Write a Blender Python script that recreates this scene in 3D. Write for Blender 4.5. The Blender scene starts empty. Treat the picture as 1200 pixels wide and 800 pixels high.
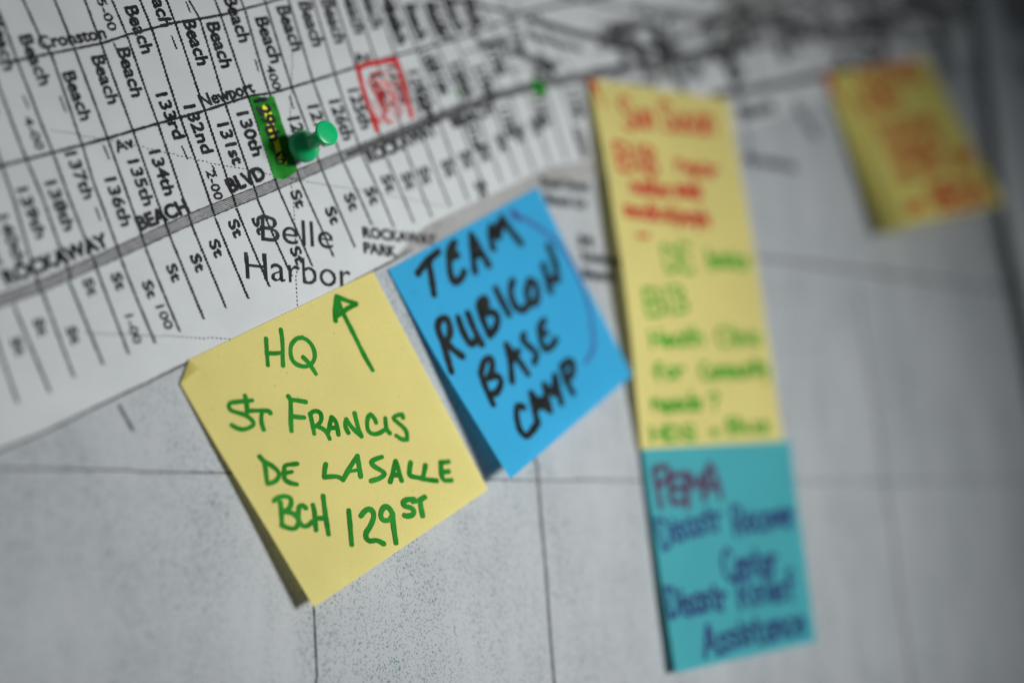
import bpy, bmesh, math, random
import numpy as np
from mathutils import Vector, Matrix

sc = bpy.context.scene
COL = sc.collection
rnd = random.Random(11)

# ------------------------------------------------------------------ camera
FPX = 1600.0                      # focal length in pixels of a 1200 wide frame
DIST = 0.367                      # metres from the lens to the wall plane
ORG = np.array([0.0, 0.0, 1.45])  # the lens is 1.45 m above the floor
_v1 = np.array([2200.0, -195.0, -FPX]); _v2 = np.array([-552.0, 6900.0, -FPX])
_ex = _v1 / np.linalg.norm(_v1)
_ez = _v2 - _ex * (_v2 @ _ex); _ez /= np.linalg.norm(_ez)
_ey = np.cross(_ez, _ex)
ROT = np.array([_ex, _ey, _ez])
CAM = ORG + np.array([0.0, -DIST, 0.0])

def ray(p):
    return ROT @ np.array([p[0] - 600.0, -(p[1] - 400.0), -FPX])

def W(p, h=0.0):
    """wall coordinates (X, Z) of the point of the plane h in front of the wall met by a measured sight line"""
    d = ray(p); t = (DIST - h) / d[1]
    return np.array([CAM[0] + d[0] * t, CAM[2] + d[2] * t])

def proj(P):
    c = ROT.T @ (np.asarray(P) - CAM)
    return np.array([600.0 - FPX * c[0] / c[2], 400.0 + FPX * c[1] / c[2]])

cd = bpy.data.cameras.new('camera'); cam = bpy.data.objects.new('camera', cd); COL.objects.link(cam)
M4 = Matrix.Identity(4)
for i in range(3):
    for j in range(3): M4[i][j] = ROT[i][j]
    M4[i][3] = CAM[i]
cam.matrix_world = M4
cd.sensor_width = 36.0; cd.lens = 36.0 * FPX / 1200.0
cd.clip_start = 0.01; cd.clip_end = 50.0
_d = ray((285, 320))
cd.dof.use_dof = True
cd.dof.focus_distance = DIST / _d[1] * FPX
cd.dof.aperture_fstop = 2.15
cd.dof.aperture_blades = 0
sc.camera = cam

# ------------------------------------------------------------------ light
w = bpy.data.worlds.new('World'); sc.world = w; w.use_nodes = True
bg = w.node_tree.nodes['Background']
bg.inputs[0].default_value = (0.82, 0.92, 1.0, 1); bg.inputs[1].default_value = 0.095

def spot(name, loc, target, power, size, angle, blend, color):
    l = bpy.data.lights.new(name, 'SPOT'); l.energy = power; l.shadow_soft_size = size
    l.spot_size = math.radians(angle); l.spot_blend = blend; l.color = color
    o = bpy.data.objects.new(name, l); COL.objects.link(o)
    o.location = loc
    o.rotation_euler = (Vector(target) - Vector(loc)).to_track_quat('-Z', 'Y').to_euler()
    return o
_c = W((560, 420))
spot('lamp', (_c[0] + 0.56, -1.20, _c[1] - 0.01), (_c[0] + 0.003, 0, _c[1] - 0.028), 184.0, 0.22, 21.8, 1.0, (1.0, 1.0, 0.98))

sc.render.engine = 'CYCLES'
sc.cycles.use_denoising = True
sc.view_settings.view_transform = 'Standard'; sc.view_settings.look = 'None'
sc.view_settings.exposure = 0.0; sc.view_settings.gamma = 1.0

# ------------------------------------------------------------------ materials
def nodes_of(name):
    m = bpy.data.materials.new(name); m.use_nodes = True
    nt = m.node_tree
    return m, nt, nt.nodes['Principled BSDF'], nt.nodes['Material Output']

def noise(nt, scale, detail=2, rough=0.5, mapping=None, vec='Object'):
    tc = nt.nodes.new('ShaderNodeTexCoord'); n = nt.nodes.new('ShaderNodeTexNoise')
    n.inputs['Scale'].default_value = scale; n.inputs['Detail'].default_value = detail
    n.inputs['Roughness'].default_value = rough
    src = tc.outputs[vec]
    if mapping:
        mp = nt.nodes.new('ShaderNodeMapping')
        mp.inputs['Scale'].default_value = mapping[0]; mp.inputs['Rotation'].default_value = mapping[1]
        nt.links.new(src, mp.inputs[0]); src = mp.outputs[0]
    nt.links.new(src, n.inputs['Vector'])
    return n.outputs[0]

def ramp(nt, fac, stops):
    r = nt.nodes.new('ShaderNodeValToRGB'); e = r.color_ramp.elements
    for i, (p, c) in enumerate(stops):
        el = e[i] if i < 2 else e.new(p)
        el.position = p; el.color = (c[0], c[1], c[2], 1) if hasattr(c, '__len__') else (c, c, c, 1)
    nt.links.new(fac, r.inputs[0]); return r.outputs[0]

def mixc(nt, a, b, fac, mode='MIX'):
    n = nt.nodes.new('ShaderNodeMix'); n.data_type = 'RGBA'; n.blend_type = mode
    if hasattr(fac, 'links'): nt.links.new(fac, n.inputs[0])
    else: n.inputs[0].default_value = fac
    for s, v in ((6, a), (7, b)):
        if hasattr(v, 'links'): nt.links.new(v, n.inputs[s])
        else: n.inputs[s].default_value = (*v, 1)
    return n.outputs[2]

def math_n(nt, op, a, b):
    n = nt.nodes.new('ShaderNodeMath'); n.operation = op
    for i, v in enumerate((a, b)):
        if hasattr(v, 'links'): nt.links.new(v, n.inputs[i])
        else: n.inputs[i].default_value = v
    return n.outputs[0]

def bump(nt, h, strength, dist, b):
    n = nt.nodes.new('ShaderNodeBump'); n.inputs['Strength'].default_value = strength; n.inputs['Distance'].default_value = dist
    nt.links.new(h, n.inputs['Height']); nt.links.new(n.outputs[0], b.inputs['Normal'])

def plain_paper(name, col=(0.415, 0.435, 0.445)):
    m, nt, b, out = nodes_of(name)
    c = mixc(nt, col, tuple(x * 0.93 for x in col), ramp(nt, noise(nt, 60, 4, 0.6), [(0.35, 0.0), (0.65, 1.0)]))
    # scattered toner specks
    sp = ramp(nt, noise(nt, 1300, 1, 0.5), [(0.70, 0.0), (0.76, 1.0)])
    dens = ramp(nt, noise(nt, 45, 3, 0.6), [(0.52, 0.0), (0.70, 0.35)])
    c = mixc(nt, c, (0.16, 0.16, 0.17), math_n(nt, 'MULTIPLY', sp, dens))
    nt.links.new(c, b.inputs['Base Color']); b.inputs['Roughness'].default_value = 0.75
    b.inputs['Specular IOR Level'].default_value = 0.10
    bump(nt, noise(nt, 900, 3, 0.6), 0.12, 0.0002, b)
    return m

def stippled_paper(name, light, dark, lo, hi, amount):
    """paper with photocopied toner grain: dots and dashes, denser in bands"""
    m, nt, b, out = nodes_of(name)
    tc = nt.nodes.new('ShaderNodeTexCoord'); mp = nt.nodes.new('ShaderNodeMapping'); vo = nt.nodes.new('ShaderNodeTexVoronoi')
    mp.inputs['Scale'].default_value = (1.0, 1.0, 0.6); mp.inputs['Rotation'].default_value = (0, math.radians(28), 0)
    nt.links.new(tc.outputs['Object'], mp.inputs[0]); nt.links.new(mp.outputs[0], vo.inputs['Vector']); vo.inputs['Scale'].default_value = 2500
    sep = nt.nodes.new('ShaderNodeSeparateColor'); nt.links.new(vo.outputs['Color'], sep.inputs[0])
    rad = math_n(nt, 'MULTIPLY', math_n(nt, 'POWER', sep.outputs[0], lo), hi)
    dots = math_n(nt, 'LESS_THAN', vo.outputs['Distance'], rad)
    fine = ramp(nt, noise(nt, 3200, 1, 0.5), [(0.45, 0.0), (0.75, 1.0)])
    band = ramp(nt, noise(nt, 55, 4, 0.6, ((1.0, 1.0, 0.25), (0, 0, 0))), [(0.32, 0.10), (0.68, 1.0)])
    hb = ramp(nt, noise(nt, 40, 3, 0.6, ((0.12, 1.0, 1.0), (0, 0, 0))), [(0.3, 0.35), (0.7, 1.0)])
    f = math_n(nt, 'MULTIPLY', math_n(nt, 'MULTIPLY', dots, band), amount)
    c = mixc(nt, light, tuple(x * 0.80 for x in light), math_n(nt, 'MULTIPLY', band, hb))
    c = mixc(nt, c, tuple(x * 0.78 for x in light), math_n(nt, 'MULTIPLY', fine, 0.5))
    c = mixc(nt, c, dark, f)
    nt.links.new(c, b.inputs['Base Color']); b.inputs['Roughness'].default_value = 0.75
    b.inputs['Specular IOR Level'].default_value = 0.10
    return m

def note_paper(name, col, trans=0.42):
    m, nt, b, out = nodes_of(name)
    n1 = ramp(nt, noise(nt, 35, 3, 0.6), [(0.3, 0.0), (0.7, 1.0)])
    c = mixc(nt, col, tuple(x * 0.90 for x in col), n1)
    gr = ramp(nt, noise(nt, 2200, 2, 0.6), [(0.35, 0.0), (0.70, 1.0)])
    c = mixc(nt, c, tuple(x * 0.82 for x in col), math_n(nt, 'MULTIPLY', gr, 0.55))
    sp = ramp(nt, noise(nt, 620, 1, 0.5), [(0.775, 0.0), (0.80, 1.0)])
    c = mixc(nt, c, tuple(x * 0.35 for x in col), math_n(nt, 'MULTIPLY', sp, 0.6))
    nt.links.new(c, b.inputs['Base Color']); b.inputs['Roughness'].default_value = 0.7
    b.inputs['Specular IOR Level'].default_value = 0.10
    bump(nt, noise(nt, 1400, 3, 0.6), 0.10, 0.0002, b)
    tr = nt.nodes.new('ShaderNodeBsdfTranslucent'); nt.links.new(c, tr.inputs[0])
    mx = nt.nodes.new('ShaderNodeMixShader'); mx.inputs[0].default_value = trans
    nt.links.new(b.outputs[0], mx.inputs[1]); nt.links.new(tr.outputs[0], mx.inputs[2]); nt.links.new(mx.outputs[0], out.inputs[0])
    return m

def ink(name, col, var=0.0, rough=0.55, scale=180):
    m, nt, b, out = nodes_of(name)
    c = mixc(nt, col, tuple(min(1, x * (1 + var) + 0.02 * var) for x in col), ramp(nt, noise(nt, scale, 3, 0.6), [(0.35, 0.0), (0.70, 1.0)]))
    nt.links.new(c, b.inputs['Base Color']); b.inputs['Roughness'].default_value = rough
    b.inputs['Specular IOR Level'].default_value = 0.04
    return m

def plastic(name, col):
    m, nt, b, out = nodes_of(name)
    c = mixc(nt, col, tuple(x * 0.85 for x in col), ramp(nt, noise(nt, 300, 2), [(0.3, 0.0), (0.7, 1.0)]))
    nt.links.new(c, b.inputs['Base Color']); b.inputs['Roughness'].default_value = 0.24
    b.inputs['Specular IOR Level'].default_value = 0.35
    b.inputs['Subsurface Weight'].default_value = 0.7
    b.inputs['Subsurface Radius'].default_value = (0.0015, 0.005, 0.003)
    b.inputs['Subsurface Scale'].default_value = 1.0
    return m

def metal(name):
    m, nt, b, out = nodes_of(name)
    b.inputs['Base Color'].default_value = (0.6, 0.6, 0.6, 1); b.inputs['Metallic'].default_value = 1; b.inputs['Roughness'].default_value = 0.3
    return m

def plaster(name):
    m, nt, b, out = nodes_of(name)
    c = mixc(nt, (0.52, 0.52, 0.50), (0.46, 0.46, 0.45), noise(nt, 8, 5))
    nt.links.new(c, b.inputs['Base Color']); b.inputs['Roughness'].default_value = 0.85
    bump(nt, noise(nt, 250, 4), 0.2, 0.001, b)
    return m

PAPER = plain_paper('map paper')
WATER = stippled_paper('stippled sea print', (0.335, 0.352, 0.368), (0.02, 0.10, 0.11), 1.9, 0.64, 0.9)
SAND = stippled_paper('grey beach print', (0.29, 0.29, 0.285), (0.06, 0.06, 0.06), 1.3, 0.62, 0.8)
TONE = stippled_paper('grey park print', (0.21, 0.213, 0.213), (0.03, 0.03, 0.03), 1.2, 0.60, 0.7)
PRINT = ink('black map print', (0.010, 0.011, 0.012), 0.6, 0.6)
THIN = ink('grey map print', (0.075, 0.076, 0.08), 0.4, 0.6)
BAND = ink('grey boulevard print', (0.27, 0.275, 0.28), 0.2, 0.6)
YELLOW = note_paper('yellow note paper', (0.77, 0.68, 0.25))
YELLOW2 = note_paper('deep yellow note paper', (0.76, 0.68, 0.19))
BLUE = note_paper('blue note paper', (0.045, 0.42, 0.74))
TEAL = note_paper('teal note paper', (0.075, 0.43, 0.49))
GREEN_INK = ink('green marker', (0.002, 0.110, 0.003), 0.5, 0.5, 90)
BLACK_INK = ink('black marker', (0.005, 0.006, 0.006), 0.4, 0.5)
PURPLE_INK = ink('purple pen', (0.03, 0.05, 0.17), 0.3, 0.5)
NAVY_INK = ink('navy pen', (0.010, 0.015, 0.09), 0.4, 0.5)
MAROON_INK = ink('maroon pen', (0.045, 0.005, 0.04), 0.4, 0.5)
RED_INK = ink('red marker', (0.33, 0.014, 0.014), 0.3, 0.5)
LEAF_INK = ink('light green marker', (0.030, 0.20, 0.008), 0.4, 0.5)
LIME = ink('yellow highlighter', (0.55, 0.55, 0.02), 0.3, 0.5)
DARKGREEN = ink('green highlighter', (0.004, 0.115, 0.007), 0.9, 0.5, 120)
PIN_GREEN = plastic('green plastic', (0.003, 0.38, 0.13))
STEEL = metal('steel')
PLASTER = plaster('painted plaster')

# ------------------------------------------------------------------ the paper's relief
_r0, _r1, _r2 = W((1131, 10)), W((1160, 270)), W((1196, 440))
_l0 = W((9, 420))
def crease_x(z):
    if z > _r1[1]: a, b = _r0, _r1
    else: a, b = _r1, _r2
    t = (z - a[1]) / (b[1] - a[1]); t = max(-0.3, min(2.5, t))
    return a[0] + (b[0] - a[0]) * t
def relief(x, z):
    """how far the map paper stands off the wall"""
    h = 0.0030 + 0.0005 * math.sin(x * 31 + z * 9 + 0.6) + 0.0004 * math.sin(z * 27 - x * 12 + 2.0) \
        + 0.00012 * math.sin(x * 90 + 25 * math.sin(z * 8)) + 0.00010 * math.sin(z * 110 + 1.3 + 9 * math.sin(x * 14))
    # shallow folds in the sheet
    h += 0.0005 * math.exp(-((z - 1.418 + 0.02 * x) / 0.004) ** 2)
    h += 0.0006 * math.exp(-((x - 0.505 + 0.12 * (z - 1.45)) / 0.007) ** 2)
    return h

class Wall:
    def to_param(self, p): 
        q = W(p, 0.003)
        for _ in range(2): q = W(p, relief(*q))
        return q
    def to_world(self, a, b, off): return (a, -relief(a, b) - off, b)
WALL = Wall()

class Note:
    """a square of paper: its upper edge is stuck down, the rest curls off the map"""
    def __init__(s, corners, lift, power=1.7, bow=None, base=0.0006):
        s.lift = lift; s.power = power; s.bow = bow; s.base = base
        s.q = []
        for c, l, (u, v) in zip(corners, lift, ((0, 0), (1, 0), (1, 1), (0, 1))):
            q = W(c, 0.003); l = l + (bow(u, v) if bow else 0.0)
            for _ in range(4): q = W(c, relief(*q) + l + base)
            s.q.append(q)
        s.w = 0.5 * (np.hypot(*(s.q[1] - s.q[0])) + np.hypot(*(s.q[2] - s.q[3])))
        s.h = 0.5 * (np.hypot(*(s.q[3] - s.q[0])) + np.hypot(*(s.q[2] - s.q[1])))
    def xz(s, u, v):
        q = s.q
        return (q[0] * (1 - u) + q[1] * u) * (1 - v) + (q[3] * (1 - u) + q[2] * u) * v
    def up(s, u, v):
        l = s.lift; vv = max(v, 0.0)
        if vv > 0: vv = vv ** s.power
        h = (l[0] * (1 - u) + l[1] * u) * (1 - vv) + (l[3] * (1 - u) + l[2] * u) * vv
        if s.bow: h += s.bow(min(1, max(0, u)), min(1, max(0, v)))
        return h + s.base
    def uv_world(s, u, v, off):
        x, z = s.xz(u, v)
        return np.array([x, -relief(x, z) - s.up(u, v) - off, z])
    def to_world(s, a, b, off):
        return s.uv_world(a / s.w, b / s.h, off)
    def to_param(s, p):
        u, v = 0.5, 0.5; p = np.asarray(p, float)
        for _ in range(9):
            f = proj(s.uv_world(u, v, 0)) - p
            e = 1e-3
            ju = (proj(s.uv_world(u + e, v, 0)) - p - f) / e
            jv = (proj(s.uv_world(u, v + e, 0)) - p - f) / e
            det = ju[0] * jv[1] - ju[1] * jv[0]
            u -= (f[0] * jv[1] - f[1] * jv[0]) / det
            v -= (ju[0] * f[1] - ju[1] * f[0]) / det
        return np.array([u * s.w, v * s.h])

# ------------------------------------------------------------------ objects
def link(name, verts, faces, mat, parent=None, smooth=False):
    me = bpy.data.meshes.new(name); me.from_pydata([tuple(map(float, v)) for v in verts], [], faces); me.update()
    me.materials.append(mat)
    if smooth:
        for p in me.polygons: p.use_smooth = True
    o = bpy.data.objects.new(name, me); COL.objects.link(o)
    if parent:
        o.parent = parent; o.matrix_parent_inverse = Matrix.Translation(-Vector(parent.location))
    return o

def thing(name, label, cat, loc, group=None):
    o = bpy.data.objects.new(name, None); COL.objects.link(o); o.location = [float(x) for x in loc]
    o.empty_display_size = 0.01
    o['label'] = label; o['category'] = cat
    if group: o['group'] = group
    return o

class Ink:
    """strokes laid on a paper surface, collected as one mesh"""
    def __init__(s, surf, base=0.00006, step=0.000004):
        s.S = surf; s.v = []; s.f = []; s.off = base; s.step = step
    def _ribbon(s, pts, wid, caps=True):
        pts = [np.asarray(p) for p in pts]
        n = len(pts)
        if n < 2: return
        rows = []
        tang = []
        for i in range(n):
            d = pts[min(n - 1, i + 1)] - pts[max(0, i - 1)]; l = np.hypot(*d)
            tang.append(d / l if l > 1e-9 else np.array([1.0, 0.0]))
        if caps:
            for k in range(1, 5):
                a = math.pi / 2 * k / 5
                rows.append((pts[0] - tang[0] * wid[0] * 0.5 * math.cos(a), tang[0], wid[0] * math.sin(a)))
        for i in range(n): rows.append((pts[i], tang[i], wid[i]))
        if caps:
            for k in range(4, 0, -1):
                a = math.pi / 2 * k / 5
                rows.append((pts[-1] + tang[-1] * wid[-1] * 0.5 * math.cos(a), tang[-1], wid[-1] * math.sin(a)))
        b = len(s.v); N = len(rows)
        for i, (p, t, wd) in enumerate(rows):
            nn = np.array([-t[1], t[0]]) * wd * 0.5
            o = s.off + s.step * i / N
            for q in (p + nn, p - nn): s.v.append(s.S.to_world(q[0], q[1], o))
        for i in range(N - 1):
            s.f.append((b + 2 * i, b + 2 * i + 1, b + 2 * i + 3, b + 2 * i + 2))
        s.off += s.step
    def param_stroke(s, pts, wid, smooth=True, jit=0.10, caps=True):
        """pts in surface metres; wid in metres"""
        pts = [np.asarray(p, float) for p in pts]
        P = []
        if smooth and len(pts) > 2:
            q = [2 * pts[0] - pts[1]] + pts + [2 * pts[-1] - pts[-2]]
            for i in range(1, len(q) - 2):
                L = np.hypot(*(q[i + 1] - q[i])); k = max(2, int(L / 0.0006))
                for j in range(k):
                    t = j / k
                    P.append(0.5 * (2 * q[i] + (q[i + 1] - q[i - 1]) * t + (2 * q[i - 1] - 5 * q[i] + 4 * q[i + 1] - q[i + 2]) * t * t
                                    + (3 * q[i] - q[i - 1] - 3 * q[i + 1] + q[i + 2]) * t ** 3))
            P.append(pts[-1])
        else:
            for i in range(len(pts) - 1):
                L = np.hypot(*(pts[i + 1] - pts[i])); k = max(2, int(L / 0.0006))
                for j in range(k): P.append(pts[i] + (pts[i + 1] - pts[i]) * j / k)
            P.append(pts[-1])
        ph = rnd.uniform(0, 6.28); wl = []
        for i in range(len(P)):
            x = i * 0.45 + ph
            wl.append(wid * (1 + jit * (0.6 * math.sin(x) + 0.4 * math.sin(2.3 * x + 1)) + rnd.uniform(-1, 1) * jit * 0.35))
        s._ribbon(P, wl, caps)
    def px(s, pts, wpx, smooth=True, jit=0.10):
        q = [s.S.to_param(p) for p in pts]
        m = len(pts) // 2; c = np.array(pts[m], float)
        k = 0.5 * (np.hypot(*(s.S.to_param(c + (3, 0)) - s.S.to_param(c))) + np.hypot(*(s.S.to_param(c + (0, 3)) - s.S.to_param(c)))) / 3
        s.param_stroke(q, wpx * k, smooth, jit)
    def zoom(s, ox, oy, sca, strokes, wpx, smooth=True):
        for st in strokes:
            s.px([(ox + x / sca, oy + y / sca) for x, y in st], wpx, smooth)
    def build(s, name, mat, parent): return link(name, s.v, s.f, mat, parent)

# a one-line hand-lettering alphabet on a 4 x 6 cell (y down, 0 = top of capitals, 6 = base line)
AL = {
'A': [[(0,6),(2,0),(4,6)],[(0.8,4),(3.2,4)]], 'B': [[(0,0),(0,6)],[(0,0),(2.6,.3),(3,1.6),(2,2.8),(0,3)],[(0,3),(3,3.4),(3.5,4.6),(2.6,5.8),(0,6)]],
'C': [[(3.6,1),(2.2,0),(.6,1.2),(0,3),(.6,5),(2.2,6),(3.6,5.2)]], 'D': [[(0,0),(.2,6)],[(0,0),(2.4,.6),(3.6,3),(2.6,5.4),(.2,6)]],
'E': [[(3.2,0),(0,.1),(0,6),(3.4,5.9)],[(0,3),(2.6,2.9)]], 'F': [[(3.4,0),(0,.1),(0,6)],[(0,3),(2.6,2.9)]],
'H': [[(0,0),(0,6)],[(3.4,0),(3.4,6)],[(0,3),(3.4,3)]], 'I': [[(1,0),(1,6)]], 'J': [[(3,0),(3,4.6),(1.8,6),(.2,5)]],
'L': [[(0,0),(0,6),(3.2,6)]], 'M': [[(0,6),(.4,0),(2,3.6),(3.8,0),(4.4,6)]], 'N': [[(0,6),(0,0),(3.4,6),(3.4,0)]],
'O': [[(2,0),(.3,1.4),(0,3.4),(1,5.8),(2.6,5.8),(3.7,3.6),(3.3,1),(2,0)]], 'P': [[(0,0),(.1,6)],[(0,0),(2.8,.3),(3.2,1.8),(2.2,3),(0,3.2)]],
'R': [[(0,0),(.1,6)],[(0,0),(2.8,.3),(3.2,1.6),(2.2,2.9),(.1,3.1)],[(1.2,3),(3.6,6)]], 'S': [[(3.3,.8),(1.8,0),(.3,1.2),(1.4,2.8),(3,3.8),(3.2,5.2),(1.6,6),(0,5.3)]],
'T': [[(0,.2),(4,0)],[(2,.1),(2.1,6)]], 'U': [[(0,0),(.1,4.6),(1.6,6),(3,5),(3.4,0)]], 'V': [[(0,0),(1.8,6),(3.6,0)]], 'W': [[(0,0),(1.2,6),(2.4,1.6),(3.6,6),(4.8,0)]],
'Y': [[(0,0),(1.8,3)],[(3.6,0),(1.4,6)]],
'a': [[(2.8,2.6),(1.2,2.3),(.1,4),(.8,5.9),(2.4,5.2),(2.8,2.8)],[(2.8,2.6),(3.1,6)]], 'b': [[(0,0),(.1,6)],[(.1,4),(1.6,2.6),(2.8,4),(2,5.8),(.1,5.8)]],
'c': [[(2.6,2.9),(1.2,2.4),(.1,4.2),(1,5.9),(2.7,5.3)]], 'd': [[(2.8,0),(2.9,6)],[(2.8,3.2),(1.2,2.6),(.1,4.4),(1.2,5.9),(2.8,5)]],
'e': [[(.2,4.2),(2.6,3.8),(1.8,2.5),(.3,3.4),(.4,5.3),(1.6,6),(2.8,5.3)]], 'f': [[(2.6,.5),(1.6,.1),(1.1,1.6),(1.1,6)],[(.1,2.6),(2.4,2.5)]],
'g': [[(2.6,2.6),(.8,2.6),(.2,4.4),(1.4,5.4),(2.6,4.4)],[(2.7,2.5),(2.7,7),(1.4,8),(.2,7.4)]], 'h': [[(0,0),(.1,6)],[(.1,4),(1.5,2.6),(2.5,3.6),(2.7,6)]],
'i': [[(.6,2.6),(.7,6)],[(.6,1),(.7,1.3)]], 'k': [[(0,0),(.1,6)],[(2.4,2.4),(.2,4.4),(2.6,6)]], 'l': [[(.6,0),(.7,6)]],
'm': [[(0,2.5),(.1,6)],[(.1,3.6),(1.2,2.5),(1.9,3.6),(2,6)],[(2,3.6),(3,2.5),(3.8,3.6),(4,6)]], 'n': [[(0,2.5),(.1,6)],[(.1,4),(1.4,2.5),(2.4,3.6),(2.6,6)]],
'o': [[(1.4,2.4),(.2,3.6),(.4,5.4),(1.6,6),(2.7,4.6),(2.3,2.9),(1.4,2.4)]], 'p': [[(0,2.5),(.1,8)],[(.1,3.4),(1.6,2.5),(2.7,4),(1.8,5.6),(.1,5.6)]],
'r': [[(0,2.5),(.1,6)],[(.1,4),(1.2,2.6),(2.2,2.8)]], 's': [[(2.3,2.9),(1,2.4),(.3,3.4),(2,4.6),(1.6,5.9),(.1,5.5)]], 't': [[(1,.8),(1.1,5.4),(2.2,5.9)],[(0,2.6),(2.2,2.4)]],
'u': [[(0,2.6),(.2,5.2),(1.4,6),(2.5,5)],[(2.5,2.5),(2.7,6)]], 'v': [[(0,2.6),(1.2,6),(2.4,2.6)]], 'w': [[(0,2.6),(.9,6),(1.8,3.4),(2.8,6),(3.6,2.6)]],
'y': [[(0,2.6),(1.3,5.2)],[(2.6,2.5),(.8,8)]], '+': [[(.2,4),(2.6,4)],[(1.4,2.6),(1.4,5.6)]], ',': [[(.6,5.6),(.2,7)]], '-': [[(0,3.6),(1.8,3.5)]],
'1': [[(.6,0),(.7,6)]], '3': [[(.2,.4),(2,.1),(2.6,1.6),(1,2.8),(2.9,4),(2.4,5.7),(.2,5.8)]], '8': [[(2.6,.8),(1.2,0),(.3,1.3),(2.5,4),(2.3,5.7),(.8,5.9),(.2,4.5),(2.5,1.8),(2.6,.8)]],
'5': [[(2.8,0),(.4,.1),(.2,2.6),(2.2,2.8),(2.8,4.5),(1.8,5.9),(0,5.6)]], '9': [[(2.6,1.4),(1.3,.1),(.2,1.6),(1.2,3),(2.6,1.6),(2.5,6)]], '0': [[(1.4,0),(.2,2),(.5,5.2),(1.6,6),(2.8,4),(2.4,.8),(1.4,0)]],
'7': [[(0,.2),(2.8,0),(1,6)]], '?': [[(.1,1),(1.4,0),(2.4,1.2),(1.2,3),(1.2,4.2)],[(1.2,5.6),(1.25,5.9)]],
}
def letter(inkset, text, p0, p1, cap, wpx):
    """hand-letter text with its base line from p0 to p1 (photo measurements), capitals cap pixels tall"""
    S = inkset.S
    a, b = S.to_param(p0), S.to_param(p1)
    c = (np.array(p0) + np.array(p1)) / 2
    k = np.hypot(*(S.to_param(c + (0, 4)) - S.to_param(c))) / 4
    hgt = cap * k; wid = wpx * k
    adv = []; x = 0
    for ch in text:
        if ch == ' ': adv.append(x); x += 2.4; continue
        wch = max(q[0] for st in AL[ch] for q in st); adv.append(x); x += wch + 0.9
    x -= 0.9
    d = b - a; L = np.hypot(*d); t = d / L; n = np.array([-t[1], t[0]])
    if n[1] < 0: n = -n
    for ch, x0 in zip(text, adv):
        if ch == ' ': continue
        dx, dy, sc_ = rnd.uniform(-.15, .15), rnd.uniform(-.25, .25), rnd.uniform(.93, 1.07)
        for st in AL[ch]:
            P = [a + t * (x0 + q[0] + dx) / x * L + n * ((q[1] * sc_ - 6 + dy) / 6 * hgt) for q in st]
            inkset.param_stroke(P, wid, len(st) > 3, 0.12)

# ------------------------------------------------------------------ wall and map sheet
bm = bmesh.new()
bmesh.ops.create_cube(bm, size=1.0, matrix=Matrix.Translation((0.5, 0.06, 1.4)) @ Matrix.Diagonal((3.4, 0.12, 2.8, 1)))
me = bpy.data.meshes.new('wall'); bm.to_mesh(me); bm.free(); me.materials.append(PLASTER)
wall = bpy.data.objects.new('wall', me); COL.objects.link(wall); wall['kind'] = 'structure'

MX0, MX1, MZ0, MZ1 = 0.02, 0.86, 1.27, 1.90
wmap = thing('wall_map', 'black and white printed street map on the wall under all the notes and the pin', 'map', (0.44, 0, MZ0))
GXS = [MX0 + (MX1 - MX0) * i / 420 for i in range(421)]
NZ = 230
V = []; Fc = []
for j in range(NZ + 1):
    z = MZ0 + (MZ1 - MZ0) * j / NZ
    for x in GXS: V.append((x, -relief(x, z), z))
n = len(GXS)
for j in range(NZ):
    for i in range(n - 1): Fc.append((j * n + i, j * n + i + 1, (j + 1) * n + i + 1, (j + 1) * n + i))
link('paper_sheet', V, Fc, PAPER, wmap, True)

nsh = thing('map_sheet', 'blank neighbouring paper sheet overlapping the right side of the map, its edge lifted', 'paper sheet', (0.75, 0, MZ0))
class Neighbour:
    def to_param(self, p):
        q = W(p, 0.005)
        for _ in range(3): q = W(p, self.up(*q))
        return q
    def up(self, x, z):
        d = max(0.0, x - crease_x(z))
        return relief(x, z) + 0.0012 + 0.0048 * math.exp(-(d / 0.020) ** 1.3) + 0.0006 * math.sin(z * 21)
    def to_world(self, a, b, off): return (a, -self.up(a, b) - off, b)
NB = Neighbour()
V = []; Fc = []; nu = 60; nv = 130
for j in range(nv + 1):
    z = MZ0 - 0.01 + (MZ1 - MZ0 + 0.02) * j / nv
    x0 = crease_x(z) + 0.0004 * math.sin(z * 60)
    for i in range(nu + 1):
        x = x0 + 0.34 * (i / nu) ** 1.8
        V.append((x, -NB.up(x, z), z))
for j in range(nv):
    for i in range(nu):
        a = j * (nu + 1) + i; Fc.append((a, a + 1, a + nu + 2, a + nu + 1))
link('paper_sheet', V, Fc, PAPER, nsh, True)

def under(name, line, mat, off, zmin=MZ0 + 0.002, lower=None):
    """a printed area below a polyline (wall coordinates), down to zmin or to a second polyline"""
    line = [WALL.to_param(p) for p in line]; low = [WALL.to_param(p) for p in lower] if lower else None
    def at(l, x):
        for a, b in zip(l, l[1:]):
            if a[0] <= x <= b[0]: return a[1] + (b[1] - a[1]) * (x - a[0]) / (b[0] - a[0])
        return l[0][1] if x < l[0][0] else l[-1][1]
    xs = np.arange(line[0][0], line[-1][0], 0.0021)
    V = []; F = []; R = 110 if not lower else 14
    for x in xs:
        zt = at(line, x); zb = at(low, x) if low else zmin
        for k in range(R + 1):
            z = zb + (zt - zb) * k / R
            V.append((x, -relief(x, z) - off, z))
    for i in range(len(xs) - 1):
        for k in range(R):
            a = i * (R + 1) + k
            F.append((a, a + R + 1, a + R + 2, a + 1))
    return link(name, V, F, mat, wmap, True)

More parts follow.
